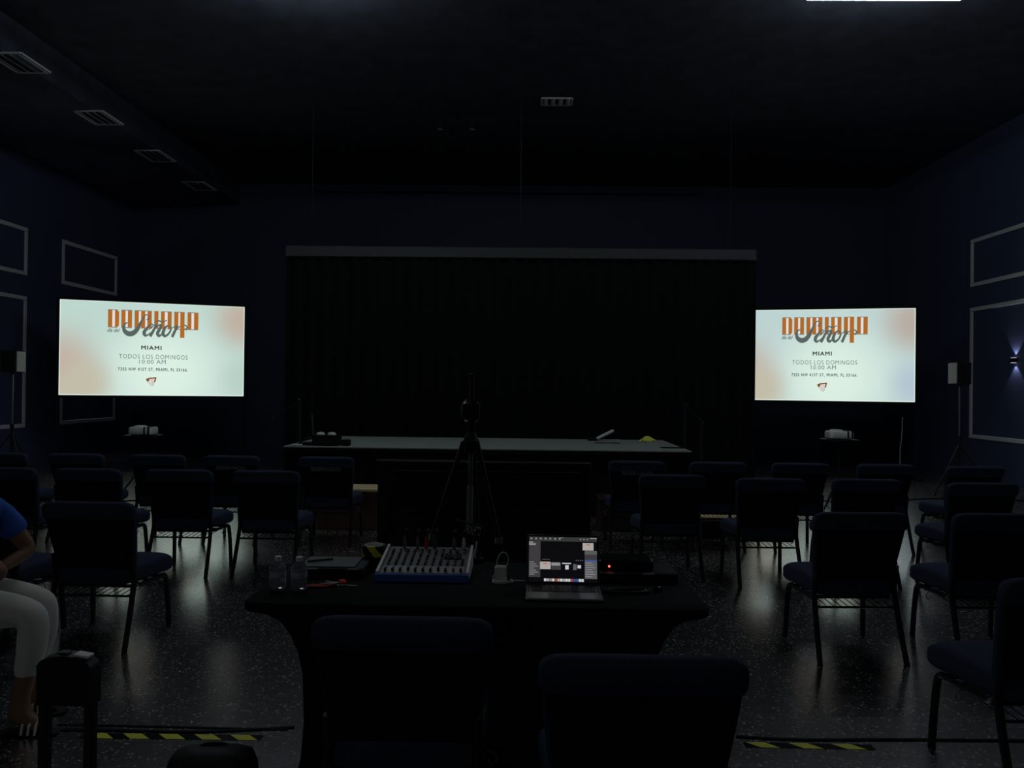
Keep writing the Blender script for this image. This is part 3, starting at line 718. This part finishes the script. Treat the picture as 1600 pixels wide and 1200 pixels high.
lid = MB().add(*(lambda b: (b.v, b.f))(MB().box((0, .003, .103), (LW, .006, .206), ch=.003)), LM).build('lid', 'darksilver', t)
def lq(x0, x1, z0, z1, y, nm, m_):
    return MB().add([(x0, y, z0), (x1, y, z0), (x1, y, z1), (x0, y, z1)], [(0, 1, 2, 3)], LM).build(nm, m_, lid, sm=0)
lq(-.149, .149, .005, .203, -.0005, 'bezel', 'gloss')
E_ = lambda n_, c_: emis(n_, c_)
M.update(u_bg=E_('ui black', (.0035, .0035, .0045)), u_side=E_('ui side', (.045, .042, .046)), u_bar=E_('ui bar', (.035, .036, .036)), u_lite=E_('ui light', (.40, .36, .34)), u_mid=E_('ui mid', (.10, .10, .105)), u_blue=E_('ui blue', (.04, .09, .28)), u_txt=E_('ui text', (.25, .25, .25)), u_white=E_('ui white', (.55, .58, .6)), u_red=E_('ui red', (.35, .06, .05)))
sx0, sx1, sz0, sz1 = -.143, .143, .012, .197
def ui(a, b, c, d, m_, k=1, nm='window_panel'):   # x 0..1, y down 0..1
    return lq(sx0+(sx1-sx0)*a, sx0+(sx1-sx0)*b, sz1-(sz1-sz0)*d, sz1-(sz1-sz0)*c, -.0006-.0002*k, nm, m_)
ui(0, 1, 0, 1, 'u_bg', 0, 'display')
ui(0, 1, 0, .10, 'u_bar', 1, 'tool_bar'); ui(0, .17, .10, .90, 'u_side', 1, 'side_panel'); ui(.82, 1, .30, .92, 'u_mid', 1, 'list_panel'); ui(.82, 1, .38, .52, 'u_side', 2, 'list_panel')
ui(.79, .95, .125, .29, 'u_lite', 2, 'preview_picture'); ui(.84, .90, .16, .175, 'u_red', 3, 'preview_title'); ui(.82, 1, .50, .535, 'u_blue', 3, 'blue_bar')
def many(lst, m_, k, nm):
    b = MB()
    for a, bb, c, d in lst:
        b.add([(sx0+(sx1-sx0)*a, -.0006-.0002*k, sz1-(sz1-sz0)*d), (sx0+(sx1-sx0)*bb, -.0006-.0002*k, sz1-(sz1-sz0)*d), (sx0+(sx1-sx0)*bb, -.0006-.0002*k, sz1-(sz1-sz0)*c), (sx0+(sx1-sx0)*a, -.0006-.0002*k, sz1-(sz1-sz0)*c)], [(0, 1, 2, 3)], LM)
    b.build(nm, m_, lid, sm=0)
ui(.165, .32, .555, .72, 'u_lite', 2, 'thumbnail'); ui(.33, .47, .57, .73, 'u_side', 2, 'thumbnail'); ui(.33, .46, .57, .64, 'u_txt', 3, 'thumbnail'); ui(.49, .62, .575, .60, 'u_white', 2, 'thumbnail'); ui(.535, .585, .625, .72, 'u_white', 2, 'thumbnail'); ui(.65, .70, .60, .73, 'u_mid', 2, 'thumbnail'); ui(.715, .765, .62, .69, 'u_white', 2, 'thumbnail')
ui(.21, .27, .59, .605, 'u_red', 3, 'thumbnail_title')
many([(.02+.07*i, .045+.07*i, .025, .06) for i in range(7)]+[(.45, .51, .012, .022), (.75, .77, .03, .06), (.80, .82, .03, .06), (.85, .87, .03, .06), (.9, 1.0, .012, .03), (0, .06, .11, .14), (0, .1, .15, .19)], 'u_txt', 3, 'tool_icons')
many([(.01, .08+.03*(i % 3), .56+.045*i, .575+.045*i) for i in range(7)]+[(.83, .93+.02*(i % 3), .56+.05*i, .575+.05*i) for i in range(7)]+[(.2+.03*i, .215+.03*i, .50, .51) for i in range(4)]+[(.69+.03*i, .705+.03*i, .51, .52) for i in range(4)], 'u_txt', 3, 'list_text')
dock = ['u_white', 'u_lite', 'u_txt', 'u_white', 'u_red', 'u_lite', 'u_white', 'u_lite', 'u_white', 'u_white', 'u_red', 'u_blue', 'u_blue', 'u_white', 'u_white']
for i, m_ in enumerate(dock): x = .225+.039*i; ui(x, x+.034, .925, .985, m_, 2, 'dock_icon')
# charger and white cables
p = on_table(782, 905)
t = thing('laptop_charger', 'white square charger with looped white cable', 'charger', (p.x, p.y, TT+.001))
MB().box((0, 0, .030), (.052, .03, .058), ch=.006).build('charger_body', 'white', t)
MB().tube(smooth_path([(-.016, 0, .058), (-.014, .0, .085), (.0, .0, .112), (.018, .0, .116), (.032, 0, .095), (.030, 0, .068), (.020, 0, .052)], 6), .0022, 6).build('cable_loop', 'wcable', t)
co = []
for i in range(64):
    a_ = i*2*math.pi/16; co.append((.012+(.042+.004*math.sin(i*.9))*math.cos(a_), -.058+(.026+.003*math.cos(i*.6))*math.sin(a_), .003+.0028*(i//16)))
co += [(.08, -.05, .008), (.105, -.045, .006)]
MB().tube(co, .0022, 6).build('coiled_cable', 'wcable', t)
MB().tube(smooth_path([(-.02, -.015, .03), (-.03, -.03, .02), (-.032, -.05, .006)], 5), .002, 6).build('cable_end', 'wcable', t)
MB().box((.036, -.048, .022), (.010, .02, .035), rx=.3, ch=.003).build('black_clip', 'black', t)
# black devices on the right
p = on_table(999, 912)
t = thing('equipment_case', 'flat black case right of the laptop under the device with the red light', 'case', (p.x, p.y+.11, TT+.001), 0, 'flat black cases on the control table')
MB().box((0, 0, .022), (.335, .21, .044), ch=.005).build('case_body', 'black', t)
for x in (-.135, .04): MB().box((x, -.1055, .041), (.052, .003, .005)).build('label_strip', 'paper', t)
t = thing('black_device', 'black box device with one glowing red light', 'device', (p.x-.05, p.y+.12, TT+.0455))
MB().box((0, 0, .022), (.235, .15, .044), ch=.006).build('device_body', 'gloss', t)
MB().lathe([(.0045, 0), (.0045, .003), (.002, .005)], mtx=Matrix.Translation((-.075, -.075, .018)) @ Matrix.Rotation(R(90), 4, 'X'), n=12).build('red_light', 'redled', t)
MB().box((-.055, -.0755, .030), (.03, .002, .004)).build('label_strip', 'knob', t)
co = []; p = on_table(980, 926)
for i in range(60):
    a_ = i*2*math.pi/14; co.append(((.085+.012*math.sin(i*1.1))*math.cos(a_), (.028+.006*math.cos(i*.7))*math.sin(a_), .005+.002*(i//14)))
tag(MB().tube(co, .004, 6).build('cable_coil', 'cable', None, (p.x, p.y, TT+.001)), 'coiled black cable on the table right of the laptop', 'cable')
tag(MB().lathe([(.016, 0), (.018, .01), (.016, .02), (.006, .024)], n=16).build('cable_plug', 'gloss', None, (on_table(1012, 918).x+.03, on_table(1012, 922).y-.02, TT+.001)), 'small glossy black knob beside the coiled cable', 'plug')

# ---------------------------------------------------------------- tall monitor behind the table
MY = 5.45
pa = at(590, 719, Y=MY); pb = at(924, 726, Y=MY)
t = thing('stage_monitor', 'very large black flat monitor standing with its back to the camera', 'monitor', ((pa.x+pb.x)/2, MY, 0)); Wm = pb.x-pa.x; zt = pa.z
MB().box((0, .03, (zt+.30)/2), (Wm, .045, zt-.30), ch=.008).build('panel', 'black', t)
MB().box((-Wm*.3, .01, zt+.004), (Wm*.42, .006, .006)).build('top_edge_highlight', 'silver', t)  # silver strip stands in for the highlight on the black panel's top edge
MB().box((0, -.01, zt-.26), (Wm*.82, .05, .008), ch=.002).build('rib', 'black', t); MB().box((0, -.012, zt-.07), (Wm*.9, .04, .008), ch=.002).build('rib', 'black', t)
MB().loft([sell(0, -.012, z, a_, .03, 24, 5) for z, a_ in ((.36, Wm*.40), (.38, Wm*.42), (.70, Wm*.42), (.73, Wm*.38))]).build('rear_housing', 'black', t)
for s in (-1, 1):
    MB().tube([(s*.35, .02, .75), (s*.35, .02, .03)], .025).build('leg', 'steel', t); MB().tube([(s*.35, -.3, .02), (s*.35, .34, .02)], .02).build('foot', 'steel', t)

# ---------------------------------------------------------------- camera tripod behind the table
PY = 4.0; p = at(736, 700, Y=PY)
t = thing('camera_tripod', 'tall tripod with silver centre column behind the table', 'tripod', (p.x, PY, 0)); zc = at(736, 690, Y=PY).z
MB().tube([(0, 0, .45), (-.004, 0, .80)], .012).build('lower_column', 'silver', t)
MB().tube([(-.004, 0, .80), (-.002, 0, 1.06)], .016).build('sleeve', mat('dull silver sleeve', (.30, .29, .30), .5, metal=.4), t)
MB().tube([(-.002, 0, 1.06), (0, 0, zc)], .011).build('upper_column', 'silver', t)
MB().lathe([(.022, 0), (.022, .05), (.014, .06)], (0, 0, .76), 12).build('collar', 'black', t)
MB().lathe([(.02, -.06), (.04, -.03), (.045, .0), (.03, .03), (.02, .05)], (0, 0, zc), 14).build('crown', 'black', t)
for i in range(3):
    a_ = R(80+120*i); L0 = Vector((.04*math.cos(a_), .04*math.sin(a_), zc)); L1 = Vector((.46*math.cos(a_), .46*math.sin(a_), .02))
    if i == 0: L1 = Vector((.06, .45, .02))
    m1 = L0.lerp(L1, .38); MB().tube([L0, m1], .014).build('leg', 'black', t); MB().tube([m1, L1], .010).build('leg_extension', 'black', t)
    MB().lathe([(.018, -.015), (.018, .015)], tuple(m1), 10).build('leg_clamp', 'silver', t)
MB().tube([(.0, 0, .86), (.05, -.02, .84)], .008).build('crank', 'knob', t)
MB().box((.045, -.02, .83), (.03, .02, .035), ry=.5, ch=.004).build('crank_knob', 'knob', t)
c = thing('video_camera', 'small black video camera with glossy edges on the tripod', 'camera', (p.x, PY, zc+.05))
MB().lathe([(.016, 0), (.02, .02), (.016, .05)], n=12).build('head_mount', 'black', c)
MB().box((0, 0, .105), (.085, .10, .105), ch=.012).build('camera_body', 'gloss', c)
MB().lathe([(.03, 0), (.032, .03), (.028, .07)], mtx=Matrix.Translation((0, .05, .11)) @ Matrix.Rotation(R(-90), 4, 'X'), n=20).build('lens', 'gloss', c)
MB().tube(smooth_path([(-.04, -.03, .06), (-.048, -.035, .10), (-.04, -.03, .15), (-.02, -.02, .165)], 5), .004, 6).build('hand_strap', 'silver', c)
MB().tube([(0, 0, .155), (0, 0, .28)], .012).build('antenna_post', 'black', c); MB().box((0, 0, .29), (.03, .03, .03), ch=.006).build('microphone', 'black', c)
# small boom arm clipped to the table
p = on_table(700, 880)
t = thing('boom_arm', 'thin dark boom arm leaning over the mixer from the tripod', 'arm', (p.x+.09, 3.69, TT+.001))
MB().box((.05, 0, .012), (.05, .04, .022), ch=.004).build('clamp', 'black', t); MB().tube([(.05, 0, .02), (.07, .0, .17)], .007).build('lower_rod', 'steel', t); MB().tube([(.07, 0, .17), (-.06, 0, .20)], .006).build('upper_rod', 'steel', t)
MB().tube([(.035, -.01, .03), (.045, -.01, .1)], .005).build('pale_rod', 'mould', t)

# ---------------------------------------------------------------- floor tape, cables, bag, stand
def tape(xa, xb, Y, sk, lab):
    t = thing('floor_tape', lab, 'tape', ((xa+xb)/2, Y, 0), R(sk), 'hazard tape strips on the floor'); L = xb-xa; w_ = .05
    MB().box((0, 0, .001), (L, w_, .0016)).build('black_strip', 'gloss', t)
    n = max(1, round(L/.163))
    for i in range(n):
        x = -L/2+(i+.05)*L/n; k_ = .085; o_ = .055
        MB().prism([(x+o_, -w_/2), (min(x+k_+o_, L/2), -w_/2), (min(x+k_, L/2), w_/2), (x, w_/2)], .0018, .0024).build('yellow_stripe', 'yellow', t, sm=0)
pa = at(125, 1153, z=0); pb = at(412, 1150, z=0); tape(pa.x, pb.x, (pa.y+pb.y)/2, .8, 'yellow and black striped tape on the floor left of the table')
pa = at(1163, 1163, z=0); pb = at(1366, 1169, z=0); tape(pa.x, pb.x, (pa.y+pb.y)/2, -.2, 'yellow and black striped tape on the floor right of the table')
def cable(pts, lab, r=.006, m_='cable'):
    q = [at(x, y, z=r) for x, y in pts]
    tag(MB().tube([Vector((v.x, v.y, r)) for v in smooth_path(q, 6)], r, 6).build('floor_cable', m_), lab, 'cable', 'black cables on the floor')
cable([(0, 1141), (150, 1140), (300, 1143), (460, 1136)], 'black cable crossing the floor in front of the tape, left of the table')
cable([(90, 1132), (200, 1134), (330, 1137), (450, 1140)], 'second thin black cable just beyond the first, left of the table', .004)
cable([(1150, 1150), (1250, 1155), (1400, 1155), (1600, 1157)], 'black cable crossing the floor right of the table')
cable([(1416, 781), (1445, 779.5), (1490, 779), (1600, 782)], 'black cable on the far floor beside the right speaker tripod', .009)
cable([(1284, 782), (1296, 783), (1312, 786), (1350, 789)], 'black cable at the foot of the right projector stand', .008)
cable([(60, 776), (150, 784), (212, 782), (250, 786), (300, 792)], 'black cable at the foot of the left projector stand', .008)
p = at(331, 1186, Y=2.7)
t = thing('backpack', 'dark rounded bag standing on the floor at the bottom edge', 'bag', (p.x, 2.70, 0), R(4))
MB().loft([sell(0, 0, z, a_, b_, 24, 4) for z, a_, b_ in ((0, .14, .08), (.02, .155, .095), (.15, .158, .10), (.23, .150, .09), (.275, .135, .07), (.295, .10, .04))]).build('bag_body', 'black', t)
MB().tube(smooth_path([(-.05, .02, .288), (-.03, .03, .298), (.03, .03, .298), (.05, .02, .288)], 4), .006).build('handle', 'black', t)
MB().loft([sell(0, -.10, z, a_, .03, 20, 4) for z, a_ in ((.03, .11), (.05, .12), (.15, .12), (.17, .11))]).build('front_pocket', 'black', t)
# narrow upright stand beside the person
UY = 2.45; xa = at(64, 1060, Y=UY).x; xb = at(150, 1060, Y=UY).x; zt = at(100, 1022, Y=UY).z; W = xb-xa
t = thing('narrow_stand', 'narrow black upright stand with arched top and two legs by the person', 'stand', ((xa+xb)/2, UY, 0))
for s in (-1, 1):
    MB().box((s*(W/2-.0155), 0, (zt-.05)/2), (.030, .038, zt-.05), ch=.007).build('upright', 'stand', t)
    MB().box((s*(W/2-.0155), 0, .012), (.034, .36, .024), ch=.006).build('foot', 'stand', t)
arch = [(-W/2, zt-.155), (W/2, zt-.155), (W/2, zt-.045), (W/2-.012, zt-.022), (W*.25, zt-.004), (0, zt+.002), (-W*.25, zt-.002), (-W/2+.012, zt-.014), (-W/2, zt-.030)]
MB().loft([[(x, y, z) for x, z in arch] for y in (-.025, .03)]).build('arched_head', 'stand', t)

tag(MB().loft([[(x, y, z) for x, z in ((-.012, .003), (.035, -.004), (.036, .003), (-.010, .010))] for y in (-.018, .018)]).build('pale_card', 'mould', None, ((xa+xb)/2+.036, UY, zt-.004)), 'pale strip lying on top of the narrow upright stand', 'card')
tag(MB().box((0, 0, .003), (.035, .03, .006), ch=.002).build('grey_clip', 'knob', None, ((xa+xb)/2-.012, UY, zt+.003)), 'small grey clip on top of the narrow upright stand', 'clip')

# ---------------------------------------------------------------- seated person at the left edge
def skin(name, nodes, edges, m_, parent, root, sub=1):
    keys = list(nodes); me = bpy.data.meshes.new(name)
    me.from_pydata([nodes[k_][0] for k_ in keys], [(keys.index(a), keys.index(b)) for a, b in edges], [])
    o = bpy.data.objects.new(name, me); C.objects.link(o); o.parent = parent
    sk = o.modifiers.new('skin', 'SKIN'); sk.use_smooth_shade = True
    sv = me.skin_vertices[0].data if me.skin_vertices else None
    if sv is None:
        import bmesh
        b = bmesh.new(); b.from_mesh(me); b.verts.layers.skin.verify(); b.to_mesh(me); b.free(); sv = me.skin_vertices[0].data
    for i, k_ in enumerate(keys):
        r = nodes[k_][1]; r = r if isinstance(r, tuple) else (r, r); sv[i].radius = r; sv[i].use_root = (k_ == root)
    sb = o.modifiers.new('sub', 'SUBSURF'); sb.levels = sub; sb.render_levels = sub
    me.materials.append(M[m_]); return o
PX, PYY = -2.80, 3.52
per = thing('person', 'person in blue shirt, cream trousers and sandals seated at the left edge', 'person', (PX, PYY, 0))
# local: +x forward, -y is the side nearest the camera
N = {'pelvis': ((.04, 0, .60), .12), 'waist': ((.11, 0, .71), (.125, .10)), 'chest': ((.22, 0, .86), (.15, .105)), 'neck0': ((.235, 0, 1.015), .075), 'neck': ((.245, 0, 1.09), .05),
     'jaw': ((.265, 0, 1.15), (.065, .07)), 'head': ((.265, 0, 1.22), (.078, .09)), 'crown': ((.245, 0, 1.29), (.065, .07)), 'nose': ((.355, 0, 1.185), .012)}
E = [('pelvis', 'waist'), ('waist', 'chest'), ('chest', 'neck0'), ('neck0', 'neck'), ('neck', 'jaw'), ('jaw', 'head'), ('head', 'crown'), ('jaw', 'nose')]
for s, g in ((-1, 'r'), (1, 'l')):
    kx, ky, kz = (.625, -.09, .535) if s < 0 else (.53, .13, .53)
    N.update({'hip'+g: ((.06, s*.09, .565), .088), 'knee'+g: ((kx, ky, kz), .058), 'shin'+g: ((kx-.01, ky+.01*s, .36), .052), 'ank'+g: ((kx-.075, ky, .095), .033), 'heel'+g: ((kx-.10, ky, .045), .034), 'ball'+g: ((kx+.02, ky, .035), .034), 'toe'+g: ((kx+.075, ky, .028), .022)})
    E += [('pelvis', 'hip'+g), ('hip'+g, 'knee'+g), ('knee'+g, 'shin'+g), ('shin'+g, 'ank'+g), ('ank'+g, 'heel'+g), ('ank'+g, 'ball'+g), ('ball'+g, 'toe'+g)]
    sh = (.27, s*.175, .955); el = (.545, -.20, .730) if s < 0 else (.40, .22, .75); wr = (.335, -.07, .690) if s < 0 else (.36, .05, .70)
    N.update({'sh'+g: (sh, .055), 'um'+g: (tuple((a+b)/2 for a, b in zip(sh, el)), .046), 'el'+g: (el, .040), 'wr'+g: (wr, .026)})
    E += [('chest', 'sh'+g), ('sh'+g, 'um'+g), ('um'+g, 'el'+g), ('el'+g, 'wr'+g)]
    d = (Vector(wr)-Vector(el)).normalized(); sd = Vector((0, 0, 1)).cross(d).normalized()
    pm = Vector(wr)+d*.05; N['palm'+g] = (tuple(pm), (.030, .016)); E.append(('wr'+g, 'palm'+g))
    for i, L in enumerate((.062, .072, .068, .052)):
        b0 = pm+d*.03+sd*(-.027+.018*i); b1 = b0+d*L*.5+Vector((0, 0, -.008)); b2 = b1+d*L*.35+Vector((0, 0, -.020))
        for nm, v, r in (('a', b0, .009), ('b', b1, .0085), ('c', b2, .007)): N['f%d%s%s' % (i, nm, g)] = (tuple(v), r)
        E += [('palm'+g, 'f%da%s' % (i, g)), ('f%da%s' % (i, g), 'f%db%s' % (i, g)), ('f%db%s' % (i, g), 'f%dc%s' % (i, g))]
    t0 = Vector(wr)+d*.025-sd*.028*s; t1 = t0+d*.035-sd*.018*s
    N['t0'+g] = (tuple(t0), .011); N['t1'+g] = (tuple(t1), .009); E += [('wr'+g, 't0'+g), ('t0'+g, 't1'+g)]
body = skin('body', N, E, 'skin', per, 'pelvis', 2)
# shirt
SN = {k_: (N[k_][0], tuple(r+.018 for r in (N[k_][1] if isinstance(N[k_][1], tuple) else (N[k_][1],)*2))) for k_ in ('pelvis', 'waist', 'chest', 'neck0', 'shr', 'shl', 'umr', 'uml')}
SN['pelvis'] = ((.06, 0, .62), (.150, .135)); SN['waist'] = ((.11, 0, .71), (.150, .125)); SN['umr'] = (tuple(Vector(N['shr'][0]).lerp(Vector(N['elr'][0]), .66)), .068); SN['uml'] = (tuple(Vector(N['shl'][0]).lerp(Vector(N['ell'][0]), .66)), .068)
skin('shirt', SN, [('pelvis', 'waist'), ('waist', 'chest'), ('chest', 'neck0'), ('chest', 'shr'), ('chest', 'shl'), ('shr', 'umr'), ('shl', 'uml')], 'shirt', per, 'pelvis', 2)
TN = {'p': ((.04, 0, .60), .135)}; TE = []
for g in 'rl':
    h, k_, s_ = N['hip'+g][0], N['knee'+g][0], N['shin'+g][0]
    TN.update({'h'+g: (h, .112), 'm'+g: (tuple(Vector(h).lerp(Vector(k_), .5)+Vector((0, 0, .008))), .100), 'k'+g: (k_, .076), 'c'+g: (s_, .062), 'e'+g: ((k_[0]-.045, k_[1], .245), .050)})
    TE += [('p', 'h'+g), ('h'+g, 'm'+g), ('m'+g, 'k'+g), ('k'+g, 'c'+g), ('c'+g, 'e'+g)]
skin('trousers', TN, TE, 'trouser', per, 'p', 2)
hr = MB().loft([[(.225+a_[0]-.02*(k_ < 2), a_[1], a_[2]) for a_ in sell(0, 0, z, a, b, 20, 2.4)] for k_, (z, a, b) in enumerate(((1.17, .055, .080), (1.22, .078, .093), (1.28, .092, .096), (1.33, .084, .086), (1.372, .055, .055), (1.385, .02, .02)))])
h_ = hr.build('hair', 'hair', per, sub=1); h_.location = (-.005, 0, -.02)
for s in (-1, 1):
    MB().lathe([(.0, -.008), (.009, -.005), (.011, 0), (.009, .005), (0, .008)], (.332, s*.030, 1.215), 10).build('eye', 'white', per)
    MB().loft([sell(.255, s*.088, z, a, .008, 12, 2) for z, a in ((1.17, .006), (1.19, .014), (1.215, .018), (1.23, .008))]).build('ear', 'skin', per)
MB().tube([(.338, -.022, 1.145), (.345, 0, 1.143), (.338, .022, 1.145)], .005, 6).build('mouth', 'redcloth', per)
for g in 'rl':
    kx, ky = N['knee'+g][0][0], N['knee'+g][0][1]
    sd_ = MB().loft([sell(kx-.02, ky, z, .135, .045, 24, 2.6) for z in (.0, .012)]); so = sd_.build('sandal', 'black', per)
    for x in (kx-.03, kx+.0, kx+.03): MB().tube([(x, ky-.043, .012), (x, ky-.034, .05), (x, ky, .075), (x, ky+.034, .05), (x, ky+.043, .012)], .006, 6).build('sandal_strap', 'white', so)
chair(0, PX-.23, 'navy chair under the seated person at the left edge', 0, 'navy church chairs in rows', x=0)
last = [o for o in C.objects if o.get('label', '').startswith('navy chair under')][0]
last.location = (PX-.03, PYY, 0); last.rotation_euler = (0, 0, R(-90))
